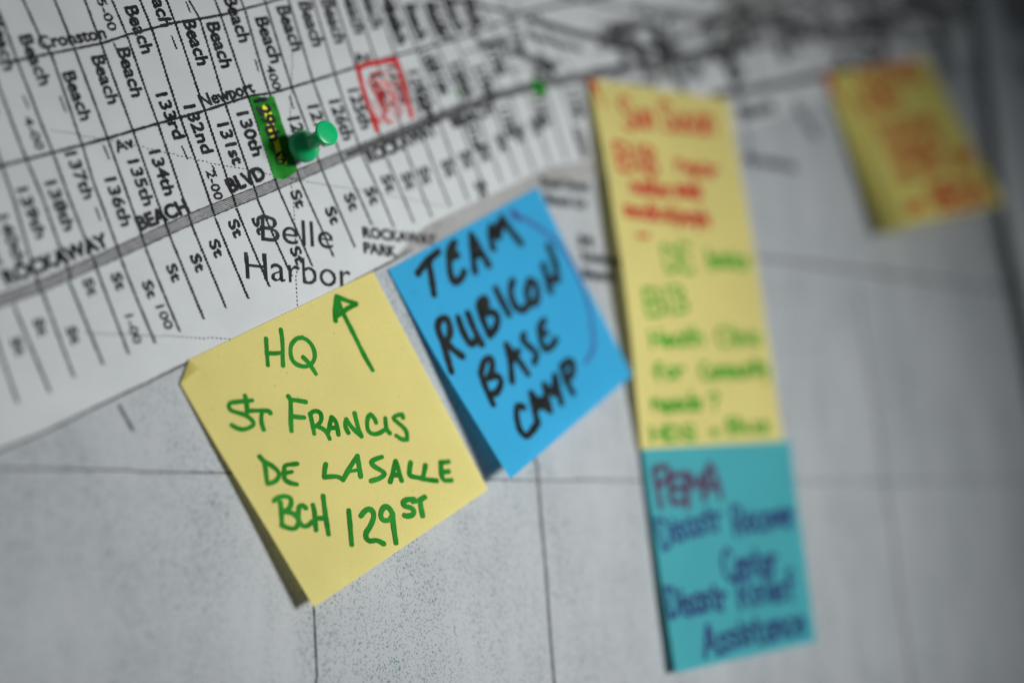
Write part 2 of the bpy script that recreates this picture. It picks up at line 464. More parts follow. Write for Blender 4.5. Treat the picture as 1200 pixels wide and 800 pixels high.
COAST = [(-120, 574), (-30, 540), (0, 527), (55, 505), (112, 477), (175, 447), (217, 426), (300, 386), (380, 347), (440, 316), (465, 303)]
COAST2 = [(500, 288), (560, 262), (640, 226), (700, 208), (780, 186), (870, 152), (960, 118), (1100, 78), (1260, 30)]
under('sea_tint', COAST + COAST2, WATER, 0.00002)
under('beach_tint', [(462, 301), (500, 264), (545, 242), (600, 217), (640, 197), (700, 186)], SAND, 0.00003,
      lower=[(462, 304), (500, 288), (560, 262), (640, 226), (700, 206)])

# printed lines: low-resolution plotter print, so their edges run in steps
GRID = 0.00040
class Plot(Ink):
    def __init__(s): super().__init__(WALL, 0.00004, 0.0000004)
    def line(s, pts, wmm, snap=True, dash=None, smooth=False):
        q = [WALL.to_param(p) for p in pts]
        P = []
        for a, b in zip(q, q[1:]):
            L = np.hypot(*(b - a)); k = max(2, int(L / (GRID * 0.55)))
            for j in range(k): P.append(a + (b - a) * j / k)
        P.append(q[-1])
        d = q[-1] - q[0]; vert = abs(d[1]) > abs(d[0])
        w_ = wmm * 0.001 / 2
        if snap:
            out = []
            for p in P:
                if vert: out.append((round(p[0] / GRID) * GRID, p[1]))
                else: out.append((p[0], round(p[1] / GRID) * GRID))
            P = out
            ax = np.array([1.0, 0]) if vert else np.array([0, 1.0])
            cs = 1.0
            b0 = len(s.v)
            wob = 0
            for i, p in enumerate(P):
                if i % 6 == 0: wob = rnd.uniform(-0.18, 0.18)
                for sg in (1, -1):
                    r = np.array(p) + ax * sg * w_ * (1.12 + wob)
                    s.v.append(WALL.to_world(r[0], r[1], s.off))
            for i in range(len(P) - 1):
                if dash and (i // dash[0]) % dash[1] >= dash[2]: continue
                s.f.append((b0 + 2 * i, b0 + 2 * i + 1, b0 + 2 * i + 3, b0 + 2 * i + 2))
            s.off += s.step
        else:
            s._ribbon(P, [wmm * 0.001] * len(P), False)
    def fill(s, poly):
        b0 = len(s.v)
        q = [WALL.to_param(p) for p in poly]; c = sum(q) / len(q)
        s.v.append(WALL.to_world(c[0], c[1], s.off))
        for p in q: s.v.append(WALL.to_world(p[0], p[1], s.off))
        m_ = len(q)
        for i in range(m_): s.f.append((b0, b0 + 1 + i, b0 + 1 + (i + 1) % m_))
        s.off += s.step

st = Plot()
def ext(a, b, d):
    a = np.array(a, float); b = np.array(b, float); t = (a - b) / np.hypot(*(a - b)); return tuple(a + t * d)
UP = [
 [(-8, 0), (0, 17), (20, 71), (62, 179), (81, 232), (115, 318)], [(-30, 20), (0, 105), (30, 185), (50, 232), (84, 328)],
 [(-62, 20), (-30, 105), (0, 188), (18, 240), (48, 345)],
 [(27, 0), (47, 44), (60, 64), (97, 172), (110, 215), (142, 303)], [(64, 0), (87, 57), (126, 162), (138, 196), (171, 291)],
 [(99, 0), (117, 47), (156, 154), (200, 279)], [(131, 0), (150, 45), (185, 145), (226, 267)], [(164, 0), (179, 37), (212, 140), (252, 254)],
 [(195, 0), (207, 32), (240, 130), (277, 243)], [(221, 0), (234, 22), (265, 125), (302, 232)], [(252, 0), (261, 25), (291, 114), (326, 221)],
 [(282, 0), (287, 12), (315, 107), (351, 209)], [(310, 0), (342, 102), (377, 198)], [(338, 0), (366, 93), (402, 189)],
 [(367, 0), (392, 86), (424, 180)], [(392, 0), (417, 79), (450, 170)], [(416, 0), (441, 72), (474, 158)], [(440, 0), (464, 66), (497, 148)],
 [(465, 0), (489, 59), (521, 138)], [(489, -2), (511, 53), (544, 128)], [(512, -4), (533, 47), (566, 120)], [(534, -6), (556, 42), (588, 110)],
 [(557, -8), (578, 34), (610, 104)], [(600, 28), (632, 98)], [(624, 40), (652, 95)], [(650, 50), (674, 90)]]
for l in UP:
    l = [ext(l[0], l[1], 45)] + l
    st.line(l, 0.72)
DN = [[(-12, 370), (0, 412), (21, 472)], [(16, 357), (59, 460)], [(50, 343), (87, 442)], [(81, 330), (121, 427)], [(114, 317), (151, 415)],
 [(142, 304), (182, 402)], [(171, 292), (211, 389)], [(200, 279), (239, 374)], [(226, 267), (265, 361)], [(252, 255), (291, 350)],
 [(277, 244), (316, 336)], [(301, 232), (342, 324)], [(326, 221), (366, 312)], [(351, 210), (391, 301)], [(377, 198), (416, 290)],
 [(402, 189), (436, 264)], [(424, 181), (462, 267)], [(447, 172), (485, 261)], [(470, 162), (506, 255)], [(492, 152), (528, 243)],
 [(514, 142), (549, 236)], [(535, 133), (569, 226)], [(556, 126), (589, 216)], [(576, 119), (607, 208)], [(597, 113), (626, 201)],
 [(617, 107), (645, 194)], [(637, 102), (664, 188)], [(657, 97), (684, 184)], [(678, 94), (704, 180)], [(700, 90), (724, 176)], [(722, 88), (744, 172)]]
for l in DN: st.line(l, 0.74)
# cross streets
st.line([(-80, 89), (20, 71), (120, 51), (150, 41), (200, 28), (260, 18), (312, 4), (372, -14), (430, -32)], 0.80)
st.line([(-80, 216), (0, 195), (62, 179), (127, 162), (185, 145), (240, 130), (292, 113), (320, 109), (370, 94), (417, 79), (465, 65), (489, 59), (550, 41), (600, 22), (607, 17), (655, 6), (720, -6)], 0.86)
st.line([(470, -14), (525, -1), (570, 9), (607, 17)], 1.3)
st.line([(607, 17), (660, 4), (720, -8)], 1.0)
for a, b in (((545, 62), (600, 48)), ((560, 92), (615, 80)), ((500, 103), (545, 92))): st.line([a, b], 0.5)
# thick shoreline
st.line(COAST[1:] + [(480, 293)], 0.62)
st.line([(139, 474), (156, 505)], 0.85)
for a, b in (((27, 112), (34, 128)), ((70, 113), (77, 132)), ((121, 170), (128, 187)), ((201, 42), (207, 58)), ((213, 171), (220, 187)), ((112, 243), (118, 259)),
             ((133, 50), (139, 64)), ((218, 2), (223, 15)), ((339, 113), (344, 128)), ((299, 70), (303, 84)), ((249, 194), (254, 207))):
    st.line([a, b], 0.5)
st.build('street_lines', PRINT, wmap)

# Beach boulevard: a stack of hair lines on grey
BL = [(-90, 388), (0, 352), (50, 334), (110, 308), (170, 281), (225, 256), (300, 226), (350, 205), (410, 180), (500, 143), (540, 127), (585, 112), (625, 101), (675, 91), (740, 80), (820, 62), (900, 48)]
bb = Plot(); bb.off = 0.00003
bb.line(BL, 3.2, snap=False); bb.build('boulevard_band', BAND, wmap)
bl = Plot(); bl.off = 0.00006
Q = [WALL.to_param(p) for p in BL]
for k in range(-3, 4):
    off_ = k * 0.00053
    pts = []
    for i, q in enumerate(Q):
        d = Q[min(len(Q) - 1, i + 1)] - Q[max(0, i - 1)]; d /= np.hypot(*d)
        pts.append(q + np.array([-d[1], d[0]]) * off_)
    P = []
    for a, b in zip(pts, pts[1:]):
        L = np.hypot(*(b - a)); kk = max(2, int(L / 0.0005))
        for j in range(kk): P.append(a + (b - a) * j / kk)
    wv = 0.00040 if abs(k) == 3 else 0.00021
    bl._ribbon([np.array([p[0], p[1] + 0.00005 * math.sin(i * 0.9 + k)]) for i, p in enumerate(P)], [wv * (1 + 0.35 * rnd.uniform(-1, 1)) for _ in P], False)
bl.build('boulevard_lines', PRINT, wmap)

# survey grid, dotted
gl = Plot(); gl.off = 0.00005
gl.line([(-60, 546), (0, 548), (265, 554), (560, 562), (760, 563), (930, 564), (1230, 563)], 0.55)
gl.line([(622, 480), (629, 550), (640, 680), (650, 800), (655, 860)], 1.1)
gl.line([(1004, 337), (1029, 497), (1050, 660), (1069, 800), (1076, 860)], 1.0)
gl.line([(860, 298), (900, 303), (1020, 319), (1150, 336), (1260, 350)], 1.2)
gl.build('survey_grid', THIN, wmap)
gv = Plot(); gv.off = 0.00005
gv.line([(366, 640), (368, 712), (371, 800), (373, 860)], 0.55)
gv.build('dark_meridian', PRINT, wmap)
dl = Plot(); dl.off = 0.00005
dl.line([(60, 152), (165, 172), (250, 192), (357, 212), (522, 242)], 0.28, dash=(3, 2, 1))
dl.line([(343, 60), (340, 140), (342, 212), (346, 285), (349, 360)], 0.36, dash=(3, 2, 1))
dl.line([(100, 390), (197, 394), (265, 397), (420, 404)], 0.30, dash=(3, 2, 1))
dl.build('dotted_lines', PRINT, wmap)

# ------------------------------------------------------------------ printed lettering
GL = {}
def glyphs(text):
    if text in GL: return GL[text]
    cu = bpy.data.curves.new('t', 'FONT'); cu.body = text; cu.size = 1.0; cu.resolution_u = 3
    o = bpy.data.objects.new('t', cu); COL.objects.link(o)
    dg = bpy.context.evaluated_depsgraph_get(); dg.update()
    m_ = bpy.data.meshes.new_from_object(o.evaluated_get(dg))
    bm_ = bmesh.new(); bm_.from_mesh(m_)
    bmesh.ops.triangulate(bm_, faces=bm_.faces[:])
    for _ in range(3):
        le = [e for e in bm_.edges if e.calc_length() > 0.07]
        if not le: break
        bmesh.ops.subdivide_edges(bm_, edges=le, cuts=1)
        bmesh.ops.triangulate(bm_, faces=[f for f in bm_.faces if len(f.verts) > 3])
    bm_.verts.index_update()
    # outline vertices carry an outward direction so that the print can be fattened
    nor = [np.zeros(2) for _ in bm_.verts]
    for e in bm_.edges:
        if len(e.link_faces) == 1:
            f = e.link_faces[0]; c = f.calc_center_median()
            a, b = e.verts[0].co, e.verts[1].co
            d = np.array([b.x - a.x, b.y - a.y]); nn = np.array([-d[1], d[0]]); nl = np.hypot(*nn)
            if nl < 1e-9: continue
            nn /= nl
            if nn @ np.array([c.x - a.x, c.y - a.y]) > 0: nn = -nn
            for v in e.verts: nor[v.index] += nn
    vs = []
    for v in bm_.verts:
        k = np.hypot(*nor[v.index]); vs.append((np.array([v.co.x, v.co.y]), nor[v.index] / k if k > 1e-9 else np.zeros(2)))
    fs = [[v.index for v in f.verts] for f in bm_.faces]
    xs = [v[0][0] for v in vs]
    r = (vs, fs, min(xs), max(xs))
    bm_.free(); COL.objects.unlink(o); bpy.data.objects.remove(o); bpy.data.curves.remove(cu); bpy.data.meshes.remove(m_)
    GL[text] = r; return r

CAPH = 0.70
class Print:
    def __init__(s, off=0.00008): s.v = []; s.f = []; s.off = off
    def put(s, text, p0, p1, cap, mid=True, fat=0.042, snap=True):
        vs, fs, x0, x1 = glyphs(text)
        p0 = np.array(p0, float); p1 = np.array(p1, float)
        a, b = WALL.to_param(p0), WALL.to_param(p1)
        d = b - a; L = np.hypot(*d); t = d / L; n = np.array([-t[1], t[0]])
        dp = (p1 - p0) / np.hypot(*(p1 - p0)); pn = np.array([dp[1], -dp[0]])
        c = (p0 + p1) / 2
        H = abs((WALL.to_param(c + pn * cap) - WALL.to_param(c)) @ n)
        sx = L / (x1 - x0); sy = H / CAPH
        base = len(s.v)
        yo = 0.5 * CAPH if mid else 0.0
        fx = fat * (sx + sy) * 0.5
        for q, nn in vs:
            P = a + t * ((q[0] - x0) * sx + nn[0] * fx) + n * ((q[1] - yo) * sy + nn[1] * fx)
            if snap:
                g = GRID
                P = np.array([P[0] + 0.6 * (round(P[0] / g) * g - P[0]), P[1] + 0.6 * (round(P[1] / g) * g - P[1])])
            s.v.append(WALL.to_world(P[0], P[1], s.off))
        s.f += [tuple(i + base for i in f) for f in fs]
        s.off += 0.0000002
    def build(s, name, mat): return link(name, s.v, s.f, mat, wmap)

pr = Print()
for a, b in [((-5, 20), (12, 82)), ((29, 42), (54, 99)), ((80, 85), (102, 140)), ((114, 66), (134, 121)), ((144, 57), (162, 113)), ((153, 8), (174, 62)), ((177, -24), (196, 31)),
             ((221, 24), (239, 76)), ((249, 27), (267, 79)), ((269, -3), (288, 49)), ((306, 21), (325, 73)), ((331, 8), (350, 59)), ((357, 3), (374, 54)),
             ((383, 0), (400, 50)), ((406, -11), (423, 39)), ((427, -16), (443, 33)), ((452, -12), (468, 36)), ((-24, 88), (-6, 140))]:
    pr.put('Beach', a, b, 14.0)
for s_, a, b in [('133rd', (189, 110), (211, 162)), ('132nd', (222, 124), (244, 179)), ('131st', (261, 145), (280, 192)), ('130th', (284, 132), (303, 182)),
                 ('129th', (306, 117), (325, 165)), ('128th', (344, 138), (361, 184)), ('127th', (367, 124), (384, 170)), ('126th', (392, 118), (409, 163)), ('125th', (414, 105), (430, 150)),
                 ('124th', (440, 88), (456, 130)), ('123rd', (460, 78), (476, 120)), ('121st', (484, 84), (499, 128)),
                 ('134th', (181, 177), (200, 228)), ('135th', (156, 188), (175, 240)), ('136th', (129, 209), (149, 264)), ('137th', (83, 179), (105, 232)),
                 ('138th', (59, 213), (82, 269)), ('139th', (26, 221), (49, 278)), ('140th', (3, 253), (25, 308)), ('141st', (-22, 255), (0, 312))]:
    pr.put(s_, a, b, 13.0)
for s_, a, b in [('4-00', (32, 137), (48, 175)), ('5-00', (118, -1), (133, 36)), ('2-00', (246, 200), (257, 234)), ('1-00', (151, 369), (162, 402)), ('100', (187, 358), (199, 385)), ('400', (316, 77), (325, 105))]:
    pr.put(s_, a, b, 9.5, fat=0.03)
for a, b in [((99, 326), (113, 346)), ((132, 319), (146, 340)), ((169, 329), (182, 349)), ((197, 309), (211, 330)), ((225, 298), (239, 318)), ((247, 281), (261, 301)),
             ((270, 258), (283, 277)), ((15, 396), (28, 415)), ((41, 373), (55, 393)), ((79, 383), (94, 402)), ((298, 255), (311, 273)), ((343, 224), (356, 242)),
             ((342, 290), (356, 308)), ((384, 243), (396, 262)), ((406, 228), (418, 245)), ((430, 221), (443, 238)), ((449, 208), (462, 222)), ((472, 204), (486, 220)),
             ((492, 198), (505, 213)), ((520, 190), (532, 204)), ((541, 180), (553, 194)), ((562, 172), (573, 186)), ((583, 160), (594, 174)), ((604, 150), (615, 164)), ((624, 142), (634, 155)), ((560, 215), (570, 228))]:
    m_ = ((a[0] + b[0]) / 2, (a[1] + b[1]) / 2)
    pr.put('St', (m_[0] - 4.1, m_[1] - 9.2), (m_[0] + 4.1, m_[1] + 9.2), 11.5)
pr.put('Cronston', (48, 58), (125, 45), 15, False)
pr.put('Newport', (238, 126), (299, 108), 15, False)
pr.put('Av', (138, 179), (158, 172), 14, False)
pr.put('Av', (418, 75), (436, 70), 12, False)
pr.put('BLVD', (271, 226), (312, 209), 16.5, False, 0.06)
pr.put('BEACH', (165, 270), (222, 248), 16.5, False, 0.06)
pr.put('ROCKAWAY', (9, 334), (128, 288), 17, False, 0.06)
pr.put('ROCKAWAY', (434, 191), (513, 157), 15, False, 0.06)
pr.put('BEACH', (532, 150), (580, 132), 14, False, 0.06)
pr.put('Belle', (306, 282), (391, 292), 30, False, 0.0)
pr.put('Harbor', (288, 326), (412, 338), 31, False, 0.0)
pr.put('ROCKAWAY', (426, 278), (511, 287), 12, False, 0.05)
pr.put('PARK', (427, 296), (464, 301), 12, False, 0.05)
# the far half of the map, out of focus in the photograph
far = [
       ('Rockaway', (588, 55), (640, 72)), ('113th', (600, 28), (612, 62)),
       ('Beach', (630, 70), (655, 76)), ('105th', (676, 150), (688, 184)), ('Park', (625, 88), (650, 84)),
       ]
nearp = pr; pr = Print(0.00009)
for s_, a, b in far: pr.put(s_, a, b, 12.5, fat=0.03, snap=False)
r3 = random.Random(21)
names = ['Beach', '109th', '104th', 'Beach', '102nd', '101st', 'Beach', '98th', '97th', 'Seaside', 'Av', 'Holland', '96th', 'St', '95th', 'Beach', '94th', 'Cross Bay', 'Ferry']
nums = ['122nd', '121st', '120th', '119th', '117th', '116th', '115th', '114th', '113th', '112th', '111th', '110th']
for k_ in range(17, 24):
    l = UP[k_]; m_ = UP[k_ + 1]
    if len(l) < 3 or len(m_) < 3: continue
    def mid(q0, q1, t): return (0.5 * (l[q0][0] + m_[q0][0]) * (1 - t) + 0.5 * (l[q1][0] + m_[q1][0]) * t, 0.5 * (l[q0][1] + m_[q0][1]) * (1 - t) + 0.5 * (l[q1][1] + m_[q1][1]) * t)
    t0 = 0.18 + 0.16 * (k_ % 3)
    pr.put(nums[k_ - 17], mid(1, 2, t0), mid(1, 2, t0 + 0.52), 12, True, 0.07, False)
    if k_ < 22: pr.put('Beach', mid(0, 1, 0.12), mid(0, 1, 0.82), 12, True, 0.07, False)
for k_ in range(20, 30):
    l, m_ = DN[k_], DN[k_ + 1]
    f = lambda t: (0.5 * (l[0][0] + m_[0][0]) * (1 - t) + 0.5 * (l[1][0] + m_[1][0]) * t, 0.5 * (l[0][1] + m_[0][1]) * (1 - t) + 0.5 * (l[1][1] + m_[1][1]) * t)
    if k_ % 2: pr.put(nums[k_ - 20], f(0.12), f(0.50), 11, True, 0.06, False)
for i in range(40):
    x = r3.uniform(715, 1110); y = r3.uniform(-6, 78) - max(0, x - 900) * 0.10
    nm = r3.choice(names); L = 9 * len(nm)
    if r3.random() < 0.5: pr.put(nm, (x, y), (x + L * 0.36, y + L * 0.93), r3.uniform(9, 13), True, 0.04, False)
    else: pr.put(nm, (x, y), (x + L, y - L * r3.uniform(-0.2, 0.3)), r3.uniform(9, 13), True, 0.04, False)
for nm, a, b in [('118th', (496, 57), (510, 84)), ('Newport', (560, 52), (594, 45)), ('Av', (553, 14), (558, 46)),
                ('116th', (512, 10), (524, 50)), ('Park', (628, 80), (650, 74))]:
    pr.put(nm, a, b, 12, True, 0.035, False)
pr.put('Broad Channel', (635, 218), (690, 224), 11, False, 0.06, False)
pr.put('Beach Dr', (640, 238), (688, 245), 11, False, 0.06, False)
pr.put('M', (680, 288), (694, 290), 12, False, 0.08, False)
pr.put('Rockaway', (683, 305), (728, 311), 10, False, 0.08, False)
pr.put('Beach', (684, 325), (722, 329), 10, False, 0.08, False)
pr.put('Shore', (868, 139), (908, 128), 11, False, 0.12, False)
pr.put('Arverne', (872, 190), (932, 200), 10, False, 0.07, False)
pr.put('Jamaica', (716, 40), (764, 32), 13, False, 0.07, False)
pr.put('Gateway', (768, 30), (782, 75), 13, True, 0.08, False)
pr.put('Park', (852, 55), (872, 95), 13, True, 0.06, False)
pr.put('Hammels', (930, 118), (958, 160), 9, True, 0.03, False)
pr.put('Rockaway', (880, 30), (950, 40), 14, False, 0.06, False)
pr.put('Edgemere', (990, 40), (1070, 18), 13, False, 0.06, False)
nearp.build('printed_lettering', PRINT); pr.build('distant_lettering', ink('dark grey letter print', (0.018, 0.019, 0.021), 0.4, 0.6))

# grey printed areas and roads in the far corner
def blob(name, poly, mat, off):
    P = Plot(); P.off = off; P.fill(poly); return P.build(name, mat, wmap)
tn = Plot(); tn.off = 0.000032; tn.step = 0.0000006
polys = [[(705, 28), (735, 22), (762, 24), (768, 46), (742, 54), (700, 48)], [(750, 66), (800, 58), (815, 78), (790, 98), (765, 88)]]
r4 = random.Random(8)
for i in range(80):
    cx, cy = r4.uniform(800, 1115), 0
    cy = r4.uniform(-25, 52) - max(0, cx - 940) * 0.12
    rx, ry = r4.uniform(10, 32), r4.uniform(4, 11); k_ = r4.randint(7, 10); sl = r4.uniform(-0.5, 0.3)
    polys.append([(cx + rx * math.cos(6.283 * q / k_) * r4.uniform(.6, 1.2), cy + ry * math.sin(6.283 * q / k_) * r4.uniform(.6, 1.2) + sl * rx * math.cos(6.283 * q / k_)) for q in range(k_)])
for poly in polys:
    tn.fill(poly)
tn.build('grey_tint', TONE, wmap)
tb = Plot(); tb.S = NB; tb.off = 0.00004
for poly in [[(1165, -30), (1200, -40), (1260, -30), (1260, 50), (1225, 58), (1195, 44), (1172, 20)], [(1190, 66), (1240, 70), (1240, 110), (1205, 100)]]:
    b0 = len(tb.v); q = [NB.to_param(p) for p in poly]; c_ = sum(q) / len(q)
    for p in [c_] + q: tb.v.append(NB.to_world(p[0], p[1], tb.off))
    for i in range(len(q)): tb.f.append((b0, b0 + 1 + i, b0 + 1 + (i + 1) % len(q)))
link('grey_tint', tb.v, tb.f, TONE, nsh)
fr = Plot(); fr.off = 0.00006
for pts, w_ in [([(618, 22), (650, 32), (675, 40), (712, 46), (750, 49)], 3.0), ([(617, 40), (650, 50), (682, 59)], 2.2), ([(700, 83), (760, 72), (820, 60), (880, 56), (960, 40), (1060, 24)], 1.6),
                ([(835, 112), (880, 106), (920, 98), (962, 88), (1010, 80)], 3.2), ([(700, 50), (745, 60), (800, 44), (850, 22), (940, -6)], 2.4), ([(782, 20), (787, 68)], 2.2),
                ([(640, -10), (720, 10), (800, 14), (860, 30)], 1.2), ([(860, 8), (920, 30), (980, 50), (1040, 50)], 2.6), ([(1020, -10), (1040, 40), (1030, 80)], 2.6),
                ([(866, 120), (875, 160), (882, 200)], 1.2), ([(760, 74), (770, 96)], 1.2), ([(800, 60), (812, 90)], 1.2), ([(880, 58), (892, 100)], 1.0)]:
    fr.line(pts, w_, snap=False)
r2 = random.Random(5)
for i in range(70):                       # short block lines of the dense town grid
    x = r2.uniform(690, 860); y = r2.uniform(20, 110) - (x - 600) * 0.10 + 10
    L = r2.uniform(8, 22)
    if i % 2: fr.line([(x, y), (x + L * 0.40, y + L)], 0.5, snap=False)
    else: fr.line([(x, y), (x + L, y - L * 0.2)], 0.6, snap=False)
for i in range(60):
    x = r2.uniform(840, 1120); y = r2.uniform(-10, 62)
    L = r2.uniform(8, 26)
    fr.line([(x, y), (x + L * r2.uniform(0.2, 1), y + L * r2.uniform(-.4, .6))], r2.uniform(.5, 1.4), snap=False)
fr.line([(405, 182), (500, 143), (540, 127), (585, 112), (625, 101), (675, 91), (740, 80)], 1.5, snap=False)
fr.build('far_roads', ink('dark grey map print', (0.035, 0.036, 0.038), 0.5, 0.6), wmap)

# marker work on the map
g1 = Plot(); g1.off = 0.00011
g1.fill([(292, 115), (300, 113), (311, 114.5), (320.5, 112.5), (323, 120), (327, 131), (330, 143), (335, 156), (338.5, 170), (343, 184), (346, 194), (347.8, 201), (340, 206), (332.5, 211), (326, 209), (321, 209.5), (318, 199), (313, 183), (307, 166), (303, 150), (298, 133)])
g1.build('green_block', DARKGREEN, wmap)
y1 = Ink(WALL, 0.00015)
y1.zoom(280, 90, 6.15, [[(190, 225), (205, 270), (215, 320)], [(215, 330), (232, 400), (252, 440)], [(262, 450), (280, 520), (290, 560)]], 6.5)
y1.zoom(280, 90, 6.15, [[(215, 225), (235, 330), (262, 420)]], 4)
y1.zoom(280, 90, 6.15, [[(325, 590), (335, 620)], [(285, 560), (300, 600)]], 4)
y1.build('yellow_highlight', LIME, wmap)
k1 = Print(0.00022)
k1.put('129th', (304.5, 116.5), (323.5, 164), 14, fat=0.05); k1.build('highlighted_number', PRINT)
k2 = Ink(WALL, 0.00022)
k2.zoom(280, 90, 6.15, [[(265, 570), (300, 545), (330, 580), (320, 625), (280, 630), (262, 590), (290, 560)], [(280, 600), (330, 600)]], 2.0)
k2.build('pen_scribble', BLACK_INK, wmap)
r0 = Ink(WALL, 0.00011)
r0.zoom(390, 40, 5.333, [[(220, 300), (270, 380), (300, 450), (350, 560)], [(240, 280), (320, 330), (380, 440), (420, 520)], [(300, 290), (380, 360)], [(250, 420), (300, 540)], [(330, 420), (380, 540)]], 3.6)
r0.build('pink_smear', ink('pink smear', (0.40, 0.25, 0.25), 0.4, 0.6), wmap)
r1 = Ink(WALL, 0.00013)
r1.zoom(390, 40, 5.333, [[(158, 215), (170, 270), (190, 350), (230, 470), (276, 605)], [(152, 218), (200, 195), (270, 180), (390, 163)], [(396, 165), (425, 260), (455, 370), (492, 515)]], 5.6)
r1.zoom(390, 40, 5.333, [[(390, 165), (400, 210)], [(255, 520), (275, 600)]], 6)
r1.zoom(390, 40, 5.333, [[(225, 280), (290, 300), (260, 340), (310, 350), (270, 395), (330, 400)], [(220, 300), (270, 380), (300, 450), (340, 560)], [(320, 290), (370, 320), (400, 290)],
                         [(300, 440), (340, 470), (310, 520), (370, 560)], [(330, 300), (370, 390), (400, 470)], [(235, 470), (265, 520), (300, 560)], [(400, 330), (440, 440)], [(350, 350), (400, 400), (370, 430), (430, 470), (410, 510)], [(240, 250), (300, 240), (360, 250)], [(250, 360), (310, 380), (280, 420), (340, 440)]], 2.0)
r1.build('red_outline', RED_INK, wmap)
gd = Ink(WALL, 0.00013)
gd.px([(628.5, 102), (630.5, 103), (632, 104.5)], 17); gd.build('green_dot', GREEN_INK, wmap)
gd = Ink(WALL, 0.00013); gd.px([(534, 104), (539, 113)], 3); gd.build('green_dash', GREEN_INK, wmap)

# ------------------------------------------------------------------ sticky notes
def sheet(note, mat, parent, name='paper', cut=0.0, nu=40, nv=44):
    V = []; F = []
    us = [i / nu for i in range(nu + 1)]; vs = [j / nv for j in range(nv + 1)]
    for v in vs:
        for u in us:
            uu, vv = u, v
            if cut and u / cut[0] + v / cut[1] < 1:         # the corner is folded over: pull it back to the fold line
                s_ = u / cut[0] + v / cut[1]
                if s_ < 1e-6: uu, vv = cut[0] * .5, cut[1] * .5
                else: uu, vv = u / s_, v / s_
            V.append(note.uv_world(uu, vv, 0.0))
    for j in range(nv):
        for i in range(nu):
            a = j * (nu + 1) + i; F.append((a, a + nu + 1, a + nu + 2, a + 1))
    o = link(name, V, F, mat, parent, True)
    me = o.data; bm_ = bmesh.new(); bm_.from_mesh(me)
    bmesh.ops.remove_doubles(bm_, verts=bm_.verts[:], dist=1e-7); bmesh.ops.dissolve_degenerate(bm_, edges=bm_.edges[:], dist=1e-7)
    bm_.to_mesh(me); bm_.free()
    return o
def note_root(note, label):
    return thing('sticky_note', label, 'sticky note', note.uv_world(0.5, 0.0, 0), 'sticky notes on the map')

# the yellow HQ note
N = Note([(201, 431), (437, 318), (572, 573), (368, 711)], (0.0000, 0.0000, 0.0022, 0.0054), 1.35)
# its upper left corner is folded over
root = note_root(N, 'yellow sticky note with green marker lettering and arrow under the place name Belle Harbor')
CUT = (0.076, 0.064)
sheet(N, YELLOW, root, cut=CUT, nu=60, nv=60)
# the folded flap
V = []; F = []; K = 10
for j in range(K + 1):
    for i in range(K + 1 - j):
        a, b = i / K, j / K
        P0 = np.array([CUT[0], 0.0]); P1 = np.array([0.0, CUT[1]]); P2 = np.array([0.084, 0.046])
        q = P0 + (P1 - P0) * a + (P2 - P0) * b
        V.append(N.uv_world(q[0], q[1], 0.00012 + 0.0020 * b + 0.0004 * math.sin(math.pi * a) * b))
idx = {}; c = 0
for j in range(K + 1):
    for i in range(K + 1 - j): idx[(i, j)] = c; c += 1
for j in range(K):
    for i in range(K - j):
        F.append((idx[(i, j)], idx[(i + 1, j)], idx[(i, j + 1)]))
        if i + j < K - 1: F.append((idx[(i + 1, j)], idx[(i + 1, j + 1)], idx[(i, j + 1)]))
link('folded_corner', V, F, YELLOW, root, True)['label'] = 'small triangular dog-eared corner'
h = Ink(N)
h.zoom(290, 330, 6.667, [[(145, 445), (148, 500), (152, 560), (160, 652)], [(260, 375), (270, 440), (275, 520), (275, 590), (278, 655)], [(160, 558), (210, 560), (262, 555)],
    [(430, 437), (385, 445), (345, 490), (336, 550), (350, 610), (385, 645), (440, 662), (490, 650), (520, 610), (525, 560), (505, 500), (465, 455), (425, 437)],
    [(435, 590), (475, 630), (510, 680), (535, 720)]], 5.0)
W6 = 5.4
h.zoom(255, 450, 10, [[(405, 190), (320, 198), (220, 208), (145, 222), (132, 268), (162, 308), (240, 335), (330, 365), (400, 420), (422, 470), (370, 510), (290, 530), (220, 510), (165, 480)],
    [(320, 135), (335, 190), (342, 260), (348, 325)], [(345, 315), (420, 310), (520, 310), (600, 315), (618, 338)], [(520, 320), (512, 400), (520, 470), (540, 532)],
    [(855, 215), (858, 300), (858, 400), (860, 480), (866, 548)], [(828, 142), (850, 175), (862, 205)], [(850, 182), (930, 190), (1032, 208)], [(870, 375), (940, 385), (1015, 390)]], W6)
h.zoom(365, 450, 10, [[(-12, 365), (8, 450), (25, 540), (32, 582)], [(-20, 350), (20, 320), (60, 315), (105, 340), (117, 400), (100, 450), (60, 485), (15, 490)], [(60, 490), (120, 515), (175, 560), (214, 640)],
    [(200, 560), (215, 470), (237, 388)], [(240, 385), (285, 440), (305, 520), (316, 590)], [(215, 515), (270, 510)],
    [(432, 568), (402, 510), (397, 460), (410, 412)], [(410, 420), (470, 500), (530, 560), (588, 612)], [(586, 610), (545, 500), (522, 410), (506, 342)],
    [(757, 450), (742, 410), (692, 355), (660, 400), (652, 480), (670, 550), (720, 582), (790, 575), (848, 540)], [(865, 398), (870, 460), (882, 530), (918, 574)],
    [(1072, 392), (1065, 357), (1000, 367), (957, 397), (1000, 440), (1070, 500), (1113, 560), (1123, 642)], [(1120, 648), (1060, 645), (992, 602)]], 5.0)
